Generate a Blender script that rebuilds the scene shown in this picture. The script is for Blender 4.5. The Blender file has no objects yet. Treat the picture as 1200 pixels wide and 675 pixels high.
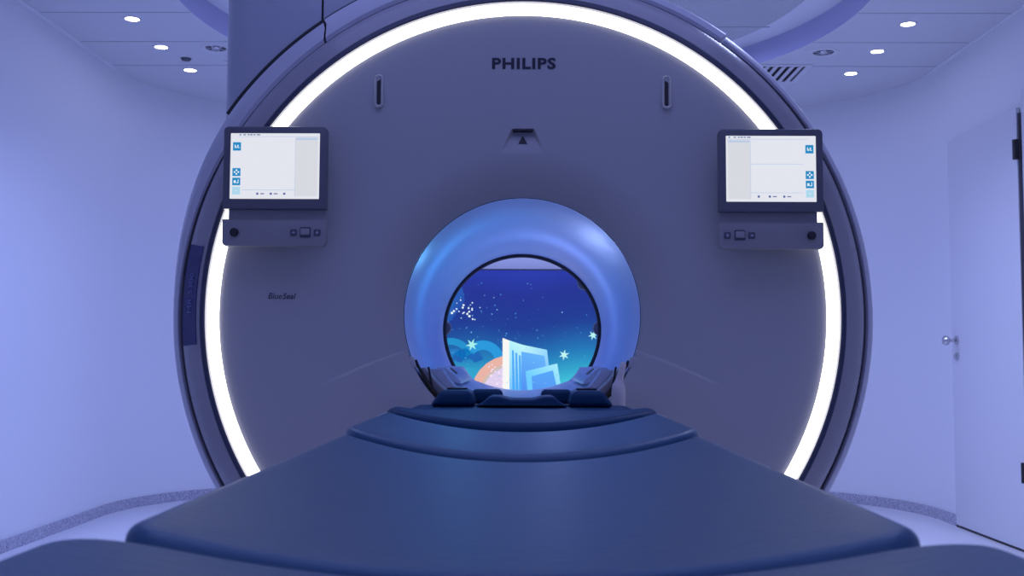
import bpy, bmesh, math, random
import numpy as np
from mathutils import Vector, Matrix, Euler

random.seed(4)
S = bpy.context.scene
COL = S.collection
PI = math.pi
R = math.radians

# ------------------------------------------------------------------ camera
FPX = 1250.0                       # focal length in pixels of the 1200x675 frame
CAM_Z = 0.95
PITCH, YAW, ROLL = 3.87, 0.55, 0.25
cam_d = bpy.data.cameras.new('camera')
cam_d.sensor_width = 36
cam_d.lens = FPX / 1200 * 36
cam_d.clip_start = 0.05
cam = bpy.data.objects.new('camera', cam_d)
COL.objects.link(cam)
CM = Matrix.Rotation(R(YAW), 4, 'Z') @ Matrix.Rotation(R(90 + PITCH), 4, 'X') @ Matrix.Rotation(R(ROLL), 4, 'Z')
cam.matrix_world = Matrix.Translation((0, 0, CAM_Z)) @ CM
S.camera = cam
cam_d.dof.use_dof = True
cam_d.dof.focus_distance = 3.2
cam_d.dof.aperture_fstop = 11.0


def at(px, py, Y):
    """point of the room at distance Y that the photograph shows at pixel (px, py)"""
    d = CM.to_3x3() @ Vector(((px - 600) / FPX, (337.5 - py) / FPX, -1))
    return Vector((0, 0, CAM_Z)) + d * (Y / d.y)


# ------------------------------------------------------------------ materials
def mat(name, color, rough=0.5, metal=0.0, coat=0.0, spec=0.5, emit=None, estr=0.0):
    m = bpy.data.materials.new(name)
    m.use_nodes = True
    b = m.node_tree.nodes['Principled BSDF']
    b.inputs['Base Color'].default_value = (*color, 1)
    b.inputs['Roughness'].default_value = rough
    b.inputs['Metallic'].default_value = metal
    b.inputs['Coat Weight'].default_value = coat
    b.inputs['Coat Roughness'].default_value = 0.05
    b.inputs['Specular IOR Level'].default_value = spec
    if emit:
        b.inputs['Emission Color'].default_value = (*emit, 1)
        b.inputs['Emission Strength'].default_value = estr
    return m


def noise_color(m, c1, c2, scale=40.0, detail=3.0, lo=0.35, hi=0.65, coord='Object'):
    nt = m.node_tree
    b = nt.nodes['Principled BSDF']
    tc = nt.nodes.new('ShaderNodeTexCoord')
    n = nt.nodes.new('ShaderNodeTexNoise')
    n.inputs['Scale'].default_value = scale
    n.inputs['Detail'].default_value = detail
    r = nt.nodes.new('ShaderNodeValToRGB')
    r.color_ramp.elements[0].position = lo
    r.color_ramp.elements[1].position = hi
    r.color_ramp.elements[0].color = (*c1, 1)
    r.color_ramp.elements[1].color = (*c2, 1)
    nt.links.new(tc.outputs[coord], n.inputs['Vector'])
    nt.links.new(n.outputs['Fac'], r.inputs['Fac'])
    nt.links.new(r.outputs['Color'], b.inputs['Base Color'])
    return m


def bump(m, scale=200.0, strength=0.1, dist=0.001, stretch=None, detail=2.0):
    nt = m.node_tree
    b = nt.nodes['Principled BSDF']
    tc = nt.nodes.new('ShaderNodeTexCoord')
    n = nt.nodes.new('ShaderNodeTexNoise')
    n.inputs['Scale'].default_value = scale
    n.inputs['Detail'].default_value = detail
    bp = nt.nodes.new('ShaderNodeBump')
    bp.inputs['Strength'].default_value = strength
    bp.inputs['Distance'].default_value = dist
    src = tc.outputs['Object']
    if stretch:
        mp = nt.nodes.new('ShaderNodeMapping')
        mp.inputs['Scale'].default_value = stretch
        nt.links.new(src, mp.inputs['Vector'])
        src = mp.outputs['Vector']
    nt.links.new(src, n.inputs['Vector'])
    nt.links.new(n.outputs['Fac'], bp.inputs['Height'])
    nt.links.new(bp.outputs['Normal'], b.inputs['Normal'])
    return m


def srgb(r, g, b):
    f = lambda c: (c / 255 / 12.92) if c / 255 <= 0.04045 else ((c / 255 + 0.055) / 1.055) ** 2.4
    return (f(r), f(g), f(b))


M = {}
M['wall'] = bump(mat('wall_paint', (0.78, 0.79, 0.82), 0.55), 160, 0.06)
M['cove'] = mat('cove_led_tint', (0.50, 0.50, 0.72), 0.5)  # violet of the cove LED light put into the tray side's colour
M['ceiling'] = mat('ceiling_panel', (0.66, 0.67, 0.70), 0.6)
M['seam'] = mat('panel_seam', (0.40, 0.40, 0.44), 0.8)
M['floor'] = noise_color(mat('floor_vinyl', (0.8, 0.8, 0.82), 0.22), (0.74, 0.74, 0.77), (0.84, 0.84, 0.86), 90)
M['skirting'] = noise_color(mat('speckled_skirting', (0.4, 0.4, 0.5), 0.5), (0.26, 0.26, 0.34), (0.58, 0.58, 0.66), 130, 4, 0.38, 0.62)
M['door'] = mat('door_laminate', (0.72, 0.73, 0.77), 0.4)
M['steel'] = mat('brushed_steel', (0.55, 0.55, 0.57), 0.25, 1.0)
M['dark_metal'] = mat('dark_hinge_metal', (0.10, 0.10, 0.12), 0.4, 0.7)
M['black'] = mat('black_rubber', (0.012, 0.012, 0.016), 0.5)
M['cover'] = bump(mat('scanner_cover', (0.40, 0.40, 0.425), 0.42), 400, 0.05)
M['bezel'] = mat('glossy_bezel', (0.30, 0.29, 0.33), 0.24, 0.0, 0.2)
M['lip'] = mat('dark_blue_lip', (0.035, 0.04, 0.085), 0.3)
M['shell'] = mat('outer_shell', (0.48, 0.48, 0.56), 0.34, 0.0, 0.15)
M['tower'] = mat('tower_cover', (0.36, 0.38, 0.46), 0.28, 0.0, 0.3)
M['ring'] = mat('ring_light_diffuser', (0.9, 0.9, 0.9), 0.5, emit=(1.0, 0.97, 0.95), estr=3.8)
M['plate'] = mat('navy_name_plate', (0.015, 0.022, 0.13), 0.15, 0.0, 0.5)
M['plate_text'] = mat('name_plate_lettering', (0.13, 0.15, 0.34), 0.4)
M['ink'] = mat('dark_lettering', (0.022, 0.022, 0.045), 0.5)
M['ink_soft'] = mat('soft_dark_lettering', (0.05, 0.05, 0.085), 0.5)
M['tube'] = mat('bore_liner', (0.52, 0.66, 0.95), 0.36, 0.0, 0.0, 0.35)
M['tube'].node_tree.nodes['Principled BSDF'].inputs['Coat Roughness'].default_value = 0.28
M['insert'] = mat('bore_bridge_plastic', (0.58, 0.63, 0.76), 0.25)
M['insert_grey'] = mat('bridge_front_plastic', (0.20, 0.195, 0.22), 0.45)
M['grey_knob'] = mat('grey_knob_plastic', (0.16, 0.16, 0.20), 0.4)
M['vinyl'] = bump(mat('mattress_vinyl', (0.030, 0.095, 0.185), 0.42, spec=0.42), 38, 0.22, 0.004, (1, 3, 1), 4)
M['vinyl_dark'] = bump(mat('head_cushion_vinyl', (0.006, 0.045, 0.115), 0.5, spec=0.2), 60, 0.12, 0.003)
M['frame'] = mat('table_frame_plastic', (0.42, 0.42, 0.46), 0.4)
M['console'] = mat('console_plastic', (0.28, 0.27, 0.29), 0.4)
M['console_edge'] = mat('console_bezel', (0.11, 0.11, 0.14), 0.3)
M['button'] = mat('console_button', (0.075, 0.075, 0.11), 0.4)
M['mark'] = mat('pale_button_mark', (0.42, 0.43, 0.52), 0.5)
M['led'] = mat('downlight_lens', (0.9, 0.9, 0.9), 0.4, emit=(1.0, 0.98, 1.0), estr=14.0)
M['white_metal'] = mat('white_enamel', (0.7, 0.7, 0.73), 0.4)
M['handle'] = mat('pale_grey_plastic', (0.62, 0.58, 0.60), 0.4)


def emat(name, rgb, k=1.0):
    c = srgb(*rgb)
    return mat(name, (0.02, 0.02, 0.02), 0.4, emit=c, estr=k * 0.92)


M['scr_bg'] = emat('screen_page', (234, 236, 244), 1.0)
M['scr_panel'] = emat('screen_side_panel', (222, 224, 230), 1.0)
M['scr_blue'] = emat('screen_blue_icon', (22, 140, 200), 1.0)
M['scr_pale'] = emat('screen_pale_icon', (178, 222, 242), 1.0)
M['scr_line'] = emat('screen_line', (190, 208, 235), 1.0)
M['scr_ink'] = emat('screen_ink', (95, 110, 160), 1.0)
M['scr_white'] = emat('screen_glyph', (240, 248, 255), 1.0)

# perforated inner ceiling panel
M['perf'] = mat('perforated_panel', (0.5, 0.52, 0.55), 0.6)
nt = M['perf'].node_tree
tc = nt.nodes.new('ShaderNodeTexCoord')
vo = nt.nodes.new('ShaderNodeTexVoronoi')
vo.inputs['Scale'].default_value = 70
vo.inputs['Randomness'].default_value = 0.0
rp = nt.nodes.new('ShaderNodeValToRGB')
rp.color_ramp.elements[0].position = 0.22
rp.color_ramp.elements[1].position = 0.30
rp.color_ramp.elements[0].color = (0.28, 0.29, 0.32, 1)
rp.color_ramp.elements[1].color = (0.52, 0.54, 0.57, 1)
nt.links.new(tc.outputs['Object'], vo.inputs['Vector'])
nt.links.new(vo.outputs['Distance'], rp.inputs['Fac'])
nt.links.new(rp.outputs['Color'], nt.nodes['Principled BSDF'].inputs['Base Color'])

# colour-attribute emission for the wall display
M['picture'] = mat('display_picture', (0.02, 0.02, 0.02), 0.3)
nt = M['picture'].node_tree
ca = nt.nodes.new('ShaderNodeVertexColor')
ca.layer_name = 'Col'
nt.links.new(ca.outputs['Color'], nt.nodes['Principled BSDF'].inputs['Emission Color'])
nt.nodes['Principled BSDF'].inputs['Emission Strength'].default_value = 1.0


# ------------------------------------------------------------------ object helpers
def link(name, me, m=None, parent=None, loc=None):
    o = bpy.data.objects.new(name, me)
    COL.objects.link(o)
    if m is not None and me is not None and len(me.materials) == 0:
        me.materials.append(m)
    if parent:
        o.parent = parent
    if loc is not None:
        o.location = loc
    return o


def tag(o, label=None, cat=None, group=None, kind=None):
    if label: o['label'] = label
    if cat: o['category'] = cat
    if group: o['group'] = group
    if kind: o['kind'] = kind
    return o


def empty(name, loc, label=None, cat=None, group=None):
    o = bpy.data.objects.new(name, None)
    COL.objects.link(o)
    o.empty_display_size = 0.1
    o.location = loc
    return tag(o, label, cat, group)


def smooth(me, angle=35):
    me.polygons.foreach_set('use_smooth', [True] * len(me.polygons))
    me.set_sharp_from_angle(angle=R(angle))
    return me


def pymesh(name, vs, fs, sm=35, fix=True):
    me = bpy.data.meshes.new(name)
    me.from_pydata([tuple(v) for v in vs], [], fs)
    me.update()
    if fix:
        bm = bmesh.new(); bm.from_mesh(me)
        bmesh.ops.recalc_face_normals(bm, faces=bm.faces)
        bm.to_mesh(me); bm.free()
    if sm: smooth(me, sm)
    return me


def bmmesh(name, bm, sm=35):
    bmesh.ops.recalc_face_normals(bm, faces=bm.faces)
    me = bpy.data.meshes.new(name)
    bm.to_mesh(me); bm.free()
    if sm: smooth(me, sm)
    return me


def add_box(bm, x0, x1, y0, y1, z0, z1, bev=0.0, seg=3):
    t = bmesh.new()
    bmesh.ops.create_cube(t, size=1)
    for v in t.verts:
        v.co = Vector(((x0 + x1) / 2 + v.co.x * (x1 - x0), (y0 + y1) / 2 + v.co.y * (y1 - y0), (z0 + z1) / 2 + v.co.z * (z1 - z0)))
    if bev > 0:
        bmesh.ops.bevel(t, geom=list(t.edges), offset=bev, segments=seg, profile=0.5, affect='EDGES')
    me = bpy.data.meshes.new('tmp'); t.to_mesh(me); t.free()
    bm.from_mesh(me); bpy.data.meshes.remove(me)
    return bm


def box(name, x0, x1, y0, y1, z0, z1, bev=0.0, seg=3):
    return bmmesh(name, add_box(bmesh.new(), x0, x1, y0, y1, z0, z1, bev, seg))


def add_prism(bm, pts, y0, y1, bev=0.0, seg=3, axis='Y'):
    """outline in (x, z) pushed from y0 to y1 (axis Y), or outline in (x, y) from z0 to z1 (axis Z)"""
    t = bmesh.new()
    mk = (lambda p, h: (p[0], h, p[1])) if axis == 'Y' else ((lambda p, h: (p[0], p[1], h)) if axis == 'Z' else (lambda p, h: (h, p[0], p[1])))
    a = [t.verts.new(mk(p, y0)) for p in pts]
    b = [t.verts.new(mk(p, y1)) for p in pts]
    t.faces.new(a); t.faces.new(b[::-1])
    n = len(pts)
    for i in range(n):
        t.faces.new((a[i], b[i], b[(i + 1) % n], a[(i + 1) % n]))
    bmesh.ops.recalc_face_normals(t, faces=t.faces)
    if bev > 0:
        capn = set()
        ed = [e for e in t.edges if len(e.link_faces) == 2 and e.calc_face_angle(0) > R(40)]
        bmesh.ops.bevel(t, geom=ed, offset=bev, segments=seg, profile=0.5, affect='EDGES')
    me = bpy.data.meshes.new('tmp'); t.to_mesh(me); t.free()
    bm.from_mesh(me); bpy.data.meshes.remove(me)
    return bm


def rrect(x0, x1, z0, z1, r, n=6):
    rs = r if isinstance(r, (tuple, list)) else (r,) * 4      # tr, tl, bl, br
    out = []
    for (cx, cz, a0), q in zip(((x1, z1, 0), (x0, z1, 90), (x0, z0, 180), (x1, z0, 270)), rs):
        sx = -1 if cx == x1 else 1
        sz = -1 if cz == z1 else 1
        for k in range(n + 1):
            a = R(a0 + 90 * k / n)
            out.append((cx + sx * q + q * math.cos(a), cz + sz * q + q * math.sin(a)))
    return out


def lathe_y(prof, n=160, a0=0.0, a1=360.0, closed=False, rfun=None, cx=0.0, cz=0.0, afun=None):
    """profile [(r, y)...] turned about the Y axis through (cx, cz); angle 0 = +X, 90 = +Z"""
    full = abs(a1 - a0 - 360) < 1e-6
    m = n if full else n + 1
    vs, fs = [], []
    for i in range(m):
        a = R(a0 + (a1 - a0) * i / n)
        for (r, y) in prof:
            rr = r + (rfun(math.degrees(a), r, y) if rfun else 0)
            b = a + (R(afun(math.degrees(a), rr)) if afun else 0)
            vs.append((cx + rr * math.cos(b), y, cz + rr * math.sin(b)))
    k = len(prof)
    kk = k if closed else k - 1
    for i in range(n):
        j = (i + 1) % m
        for q in range(kk):
            p = (q + 1) % k
            fs.append((i * k + q, j * k + q, j * k + p, i * k + p))
    if closed and not full:
        fs.append(tuple(range(k)))
        fs.append(tuple((m - 1) * k + q for q in range(k))[::-1])
    return vs, fs


def lathe_z(prof, n=32):
    vs, fs = [], []
    k = len(prof)
    for i in range(n):
        a = 2 * PI * i / n
        for (r, z) in prof:
            vs.append((r * math.cos(a), r * math.sin(a), z))
    for i in range(n):
        j = (i + 1) % n
        for q in range(k - 1):
            fs.append((i * k + q, j * k + q, j * k + q + 1, i * k + q + 1))
    return vs, fs


def add_tube(bm, pts, rad, n=10, up=(0, 0, 1)):
    pts = [Vector(p) for p in pts]
    rads = rad if isinstance(rad, (list, tuple)) else [rad] * len(pts)
    rings = []
    up = Vector(up)
    for i, p in enumerate(pts):
        d = (pts[min(i + 1, len(pts) - 1)] - pts[max(i - 1, 0)]).normalized()
        u = d.cross(up)
        if u.length < 1e-3: u = d.cross(Vector((1, 0, 0)))
        u.normalize(); w = d.cross(u)
        rings.append([bm.verts.new(p + (u * math.cos(2 * PI * k / n) + w * math.sin(2 * PI * k / n)) * rads[i]) for k in range(n)])
    for a, b in zip(rings, rings[1:]):
        for k in range(n):
            bm.faces.new((a[k], a[(k + 1) % n], b[(k + 1) % n], b[k]))
    bm.faces.new(rings[0]); bm.faces.new(rings[-1][::-1])
    return bm


def add_disc_y(bm, cx, cz, y0, y1, r, n=28, bev=0.0):
    return add_prism(bm, [(cx + r * math.cos(2 * PI * k / n), cz + r * math.sin(2 * PI * k / n)) for k in range(n)], y0, y1, bev, 2)


def text_mesh(body, w, h, bold=0.0, shear=0.0, thick=0.0015):
    """lettering scaled to w x h metres, centred, in the XZ plane facing -Y; returns verts, faces"""
    cu = bpy.data.curves.new('lettering', 'FONT')
    cu.body = body
    cu.offset = bold
    cu.shear = shear
    cu.space_character = 1.0 + 3.2 * bold
    cu.resolution_u = 3
    ob = bpy.data.objects.new('lettering_tmp', cu)
    COL.objects.link(ob)
    dg = bpy.context.evaluated_depsgraph_get()
    me = bpy.data.meshes.new_from_object(ob.evaluated_get(dg))
    vs = [v.co.copy() for v in me.vertices]
    fs = [tuple(p.vertices) for p in me.polygons]
    bpy.data.objects.remove(ob); bpy.data.meshes.remove(me); bpy.data.curves.remove(cu)
    x0, x1 = min(v.x for v in vs), max(v.x for v in vs)
    y0, y1 = min(v.y for v in vs), max(v.y for v in vs)
    out = [((v.x - (x0 + x1) / 2) * w / (x1 - x0), 0, (v.y - (y0 + y1) / 2) * h / (y1 - y0)) for v in vs]
    return out, fs


def add_raw(bm, vs, fs):
    vv = [bm.verts.new(v) for v in vs]
    for f in fs:
        try: bm.faces.new([vv[i] for i in f])
        except ValueError: pass
    return bm


# ------------------------------------------------------------------ the room
CEIL = 2.75
XL, XR, YB, YF = -2.54, 2.54, 7.6, -2.2


def corner(cx, cy, a, b, a0, a1, n=24):
    return [(cx + a * math.cos(R(a0 + (a1 - a0) * k / n)), cy + b * math.sin(R(a0 + (a1 - a0) * k / n))) for k in range(n + 1)]


def wall_strip(name, path, z0, z1, thick, m, bev=0):
    """vertical wall following a plan path, thickness to the left-hand (outer) side"""
    n = len(path)
    outer = []
    for i, p in enumerate(path):
        a = Vector(path[max(i - 1, 0)]); b = Vector(path[min(i + 1, n - 1)])
        d = (b - a).normalized()
        outer.append((p[0] - d.y * thick, p[1] + d.x * thick))
    vs = []
    for p, q in zip(path, outer):
        vs += [(p[0], p[1], z0), (p[0], p[1], z1), (q[0], q[1], z1), (q[0], q[1], z0)]
    fs = []
    for i in range(n - 1):
        for k in range(4):
            fs.append((i * 4 + k, (i + 1) * 4 + k, (i + 1) * 4 + (k + 1) % 4, i * 4 + (k + 1) % 4))
    fs += [(0, 1, 2, 3), tuple((n - 1) * 4 + k for k in (3, 2, 1, 0))]
    return link(name, pymesh(name, vs, fs, 30), m)


# plan going clockwise seen from above: left wall, left corner, back, right corner, right wall
left_path = [(XL, YF), (XL, 2.0), (XL, 5.0)] + corner(-1.5, 6.5, 1.04, 1.1, 180, 135)
back_path = corner(-1.5, 6.5, 1.04, 1.1, 135, 90) + corner(1.5, 6.5, 1.04, 1.1, 90, 45)
DOOR_Y0, DOOR_Y1, DOOR_H = 5.40, 6.28, 2.25
right_curve = corner(1.5, 6.5, 1.04, 1.1, 45, 0) + [(XR, DOOR_Y1)]
right_path = right_curve + [(XR, 5.36), (XR, 3.0), (XR, YF)]
tag(wall_strip('wall_left', left_path, 0, CEIL, 0.12, M['wall']), kind='structure')
tag(wall_strip('wall_back', back_path, 0, CEIL, 0.12, M['wall']), kind='structure')
tag(wall_strip('wall_right', right_path, 0, CEIL, 0.12, M['wall']), kind='structure')


def inset_path(path, d):
    n = len(path); out = []
    for i, p in enumerate(path):
        a = Vector(path[max(i - 1, 0)]); b = Vector(path[min(i + 1, n - 1)])
        v = (b - a).normalized()
        out.append((p[0] + v.y * d, p[1] - v.x * d))
    return out


tag(wall_strip('baseboard_left', inset_path(left_path, 0.014), 0, 0.062, 0.013, M['skirting']), kind='structure')
tag(wall_strip('baseboard_back', inset_path(back_path, 0.014), 0, 0.062, 0.013, M['skirting']), kind='structure')
tag(wall_strip('baseboard_right', inset_path(right_curve[:-1] + [(XR, 6.4), (XR, DOOR_Y1 + 0.02)], 0.014), 0, 0.062, 0.013, M['skirting']), kind='structure')

tag(link('floor', box('floor', -2.8, 2.8, YF, 7.9, -0.1, 0.0), M['floor']), kind='structure')

# ceiling: lower outer ceiling with a stadium-shaped opening, then the raised tray
TX, TY0, TYE, TB = 1.73, 0.6, 5.32, 1.87


def tray_outline(off=0.0, n=40):
    pts = [(-TX + off, TY0 + off), (-TX + off, 2.5)]
    pts += [((TX - off) * math.cos(R(180 - 180 * k / n)), TYE + (TB - off) * math.sin(R(180 - 180 * k / n))) for k in range(n + 1)]
    pts += [(TX - off, 2.5), (TX - off, TY0 + off)]
    return pts


def ring_faces(bm, inner, outer, z):
    a = [bm.verts.new((p[0], p[1], z)) for p in inner]
    b = [bm.verts.new((p[0], p[1], z)) for p in outer]
    n = len(a)
    for i in range(n):
        bm.faces.new((a[i], a[(i + 1) % n], b[(i + 1) % n], b[i]))


bm = bmesh.new()
inn = tray_outline()
n = len(inn)
outp = []
for k, p in enumerate(inn):           # matching outer boundary of the room rectangle
    cx, cy = 0.0, 4.0
    d = Vector((p[0] - cx, p[1] - cy))
    s = min((2.75 / abs(d.x)) if abs(d.x) > 1e-6 else 1e9, ((7.85 - cy) / d.y) if d.y > 1e-6 else (((YF - cy) / d.y) if d.y < -1e-6 else 1e9))
    outp.append((cx + d.x * s, cy + d.y * s))
outp[0] = (-2.75, YF); outp[-1] = (2.75, YF)
ring_faces(bm, inn, outp, CEIL)
# corners of the back
for sx in (-1, 1):
    cands = [p for p in outp if p[0] * sx > 0]
    pa = max((p for p in cands if abs(abs(p[0]) - 2.75) < 1e-4), key=lambda p: p[1])
    pb = max((p for p in cands if abs(p[1] - 7.85) < 1e-4), key=lambda p: abs(p[0]))
    bm.faces.new([bm.verts.new((q[0], q[1], CEIL)) for q in (pa, pb, (2.75 * sx, 7.85))])
bmesh.ops.remove_doubles(bm, verts=bm.verts, dist=1e-5)
for f in bm.faces:
    if f.normal.z > 0: f.normal_flip()
ceil_me = bpy.data.meshes.new('ceiling'); bm.to_mesh(ceil_me); bm.free()
ceiling = tag(link('ceiling', ceil_me, M['ceiling']), kind='structure')

TRAY_H = 0.13
bm = bmesh.new()
o0 = tray_outline()
a = [bm.verts.new((p[0], p[1], CEIL - 0.001)) for p in o0]
b = [bm.verts.new((p[0], p[1], CEIL + TRAY_H)) for p in o0]
for i in range(len(a)):
    bm.faces.new((a[i], a[(i + 1) % len(a)], b[(i + 1) % len(a)], b[i]))
tag(link('trim_1', bmmesh('tray_wall', bm, 30), M['cove']), kind='structure')
bm = bmesh.new()
add_prism(bm, tray_outline(0.0), CEIL + TRAY_H, CEIL + TRAY_H + 0.02, axis='Z')
tag(link('trim_8', bmmesh('tray_top', bm, 30), M['wall']), kind='structure')
bm = bmesh.new()
add_prism(bm, tray_outline(0.24), CEIL + TRAY_H - 0.035, CEIL + TRAY_H - 0.02, axis='Z')
tag(link('trim_2', bmmesh('inner_ceiling_panel', bm, 30), M['perf']), kind='structure')

# seams between ceiling panels
bm = bmesh.new()
for y in (5.43, 5.94, 6.43):
    for x0, x1 in ((XL + 0.02, -1.735), (1.735, XR - 0.02)):
        e = 0
        if y > TYE: e = TX * (1 - math.sqrt(max(0, 1 - ((y - TYE) / TB) ** 2)))
        xa, xb = (x0, x1 + e) if x0 < 0 else (x0 - e, x1)
        add_box(bm, xa, xb, y - 0.003, y + 0.003, CEIL - 0.0015, CEIL + 0.002)
tag(link('trim_3', bmmesh('ceiling_seam', bm, 0), M['seam']), kind='structure')
bm = bmesh.new()
add_box(bm, -1.4, 1.4, 5.955, 5.965, CEIL + TRAY_H - 0.037, CEIL + TRAY_H - 0.034)
tag(link('trim_4', bmmesh('inner_panel_seam', bm, 0), M['seam']), kind='structure')
# shadow-gap moulding along the straight side walls
for i, sx in enumerate((-1, 1)):
    bm = bmesh.new()
    add_prism(bm, [(sx * 2.54, CEIL), (sx * 2.54, CEIL - 0.014), (sx * 2.532, CEIL - 0.014), (sx * 2.530, CEIL - 0.006), (sx * 2.524, CEIL - 0.005), (sx * 2.524, CEIL)], YF, 6.72)
    tag(link('trim_%d' % (5 + i), bmmesh('cornice', bm, 0), M['wall']), kind='structure')

# door on the right
door = empty('door_1', (XR, DOOR_Y0, 0))
tag(door, kind='structure')


def dpart(name, me, m, parent=door):
    o = link(name, me, m)
    o.parent = parent
    o.matrix_parent_inverse = Matrix.Translation(door.location).inverted() if parent is door else Matrix.Identity(4)
    return o


leaf = dpart('door_leaf', box('door_leaf', XR - 0.022, XR - 0.001, DOOR_Y0, DOOR_Y1, 0.012, DOOR_H, 0.004), M['door'])
dpart('threshold_gap', box('threshold_gap', XR - 0.020, XR - 0.001, DOOR_Y0, DOOR_Y1, 0.0, 0.011), M['black'])
bm = bmesh.new()
add_box(bm, XR - 0.018, XR - 0.0005, DOOR_Y0 - 0.012, DOOR_Y0 - 0.002, 0.0, DOOR_H - 0.03, 0.002)
dpart('hinge_strip', bmmesh('hinge_strip', bm), M['dark_metal'])
for hz in (1.98, 0.35):
    bm = bmesh.new()
    add_tube(bm, [(XR - 0.033, DOOR_Y0 - 0.012, hz), (XR - 0.033, DOOR_Y0 - 0.012, hz + 0.10)], 0.017, 14)
    dpart('hinge', bmmesh('hinge', bm), M['black'])
HX, HY, HZ = XR - 0.022, DOOR_Y1 - 0.075, 1.075
bm = bmesh.new()
vs, fs = lathe_z([(0, 0.0), (0.026, 0.0), (0.026, 0.010), (0.020, 0.014), (0.009, 0.016), (0.009, 0.045), (0, 0.045)], 24)
rot = Matrix.Translation((HX, HY, HZ)) @ Matrix.Rotation(R(-90), 4, 'Y')
add_raw(bm, [rot @ Vector(v) for v in vs], fs)
vs, fs = lathe_z([(0, 0.045), (0.018, 0.046), (0.027, 0.055), (0.029, 0.066), (0.022, 0.080), (0, 0.083)], 24)
add_raw(bm, [rot @ Vector(v) for v in vs], fs)
dpart('door_knob', bmmesh('door_knob', bm), M['steel'])
bm = bmesh.new()
vs, fs = lathe_z([(0, 0.0), (0.024, 0.0), (0.024, 0.008), (0.018, 0.012), (0.012, 0.012), (0.011, 0.018), (0, 0.018)], 24)
rot = Matrix.Translation((HX, HY, HZ - 0.092)) @ Matrix.Rotation(R(-90), 4, 'Y')
add_raw(bm, [rot @ Vector(v) for v in vs], fs)
dpart('lock_cylinder', bmmesh('lock_cylinder', bm), M['steel'])
# the frame of the next opening, nearer the camera
bm = bmesh.new()
add_box(bm, XR - 0.03, XR, 5.20, 5.33, 0.0, 2.32, 0.006)
tag(link('trim_7', bmmesh('door_jamb', bm), M['door']), kind='structure')

# ------------------------------------------------------------------ ceiling fittings
def downlight(x, y, label):
    t = empty('ceiling_downlight', (x, y, CEIL), label, 'ceiling light', 'recessed downlights along the ceiling edges')
    vs, fs = lathe_z([(0.036, -0.0005), (0.036, -0.003), (0.039, -0.004), (0.047, -0.004), (0.050, 0.0)], 32)
    link('trim_ring', pymesh('trim_ring', vs, fs), M['white_metal'], t)
    vs, fs = lathe_z([(0.0365, -0.0012), (0.02, -0.003), (0, -0.0035)], 32)
    link('lens', pymesh('lens', vs, fs), M['led'], t)
    return t


side = {-1: 'left', 1: 'right'}
order = {0: 'nearest', 1: 'middle', 2: 'farthest'}
for sx, pts in ((-1, ((155, 22), (189, 55), (223, 82))), (1, ((1064, 28), (1028, 60), (997, 86)))):
    for k, (px, py) in enumerate(pts):
        d = at(px, py, 1.0) - Vector((0, 0, CAM_Z))
        t_ = (CEIL - CAM_Z) / d.z
        downlight(d.x * t_, t_, '%s of three lit round downlights in the ceiling beside the %s wall' % (order[k], side[sx]))


def on_ceiling(px, py):
    d = at(px, py, 1.0) - Vector((0, 0, CAM_Z))
    t_ = (CEIL - CAM_Z) / d.z
    return d.x * t_, t_


for sx, (px, py) in ((-1, (253, 56)), (1, (965, 61))):
    x, y = on_ceiling(px, py)
    t = empty('ceiling_speaker', (x, y, CEIL), 'round recessed ceiling fitting with dark centre beside the %s downlights' % side[sx], 'ceiling speaker', 'round ceiling fittings')
    vs, fs = lathe_z([(0.060, -0.001), (0.060, -0.004), (0.068, -0.008), (0.085, -0.008), (0.092, 0.0)], 36)
    link('outer_ring', pymesh('outer_ring', vs, fs), M['white_metal'], t)
    vs, fs = lathe_z([(0.062, -0.0012), (0.03, -0.002), (0, -0.002)], 36)
    link('dark_grille', pymesh('dark_grille', vs, fs), M['dark_metal'], t)
    bm = bmesh.new()
    for a in range(0, 180, 60):
        tb = bmesh.new(); add_box(tb, -0.058, 0.058, -0.006, 0.006, -0.006, -0.002)
        me = bpy.data.meshes.new('t'); tb.transform(Matrix.Rotation(R(a + 20), 4, 'Z')); tb.to_mesh(me); tb.free(); bm.from_mesh(me); bpy.data.meshes.remove(me)
    vs, fs = lathe_z([(0.0, -0.012), (0.020, -0.010), (0.028, -0.002)], 20)
    add_raw(bm, vs, fs)
    link('centre_boss', bmmesh('centre_boss', bm), M['steel'], t)

for sx, (px, py) in ((-1, (258, 82)), (1, (925, 86))):
    x, y = on_ceiling(px, py)
    x = sx * 1.55 if sx > 0 else -1.60
    t = empty('air_vent', (x, y, CEIL), 'square slatted air vent in the ceiling, partly hidden behind the scanner, %s side' % side[sx], 'air vent', 'square ceiling air vents')
    w = 0.21
    bm = bmesh.new()
    add_box(bm, -w, w, -w, -w + 0.035, -0.008, 0.01, 0.003); add_box(bm, -w, w, w - 0.035, w, -0.008, 0.01, 0.003)
    add_box(bm, -w, -w + 0.035, -w + 0.035, w - 0.035, -0.008, 0.01); add_box(bm, w - 0.035, w, -w + 0.035, w - 0.035, -0.008, 0.01)
    link('vent_frame', bmmesh('vent_frame', bm), M['white_metal'], t)
    link('vent_back', box('vent_back', -w + 0.03, w - 0.03, -w + 0.03, w - 0.03, -0.0018, -0.0006), M['black'], t)
    for k in range(7):
        yy = -w + 0.055 + k * 0.05
        bm = bmesh.new()
        add_prism(bm, [(yy - 0.017, -0.010), (yy + 0.015, -0.003), (yy + 0.015, -0.005), (yy - 0.017, -0.012)], -w + 0.035, w - 0.035)
        link('slat', bmmesh('slat', bm, 0), M['white_metal'], t)

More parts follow.
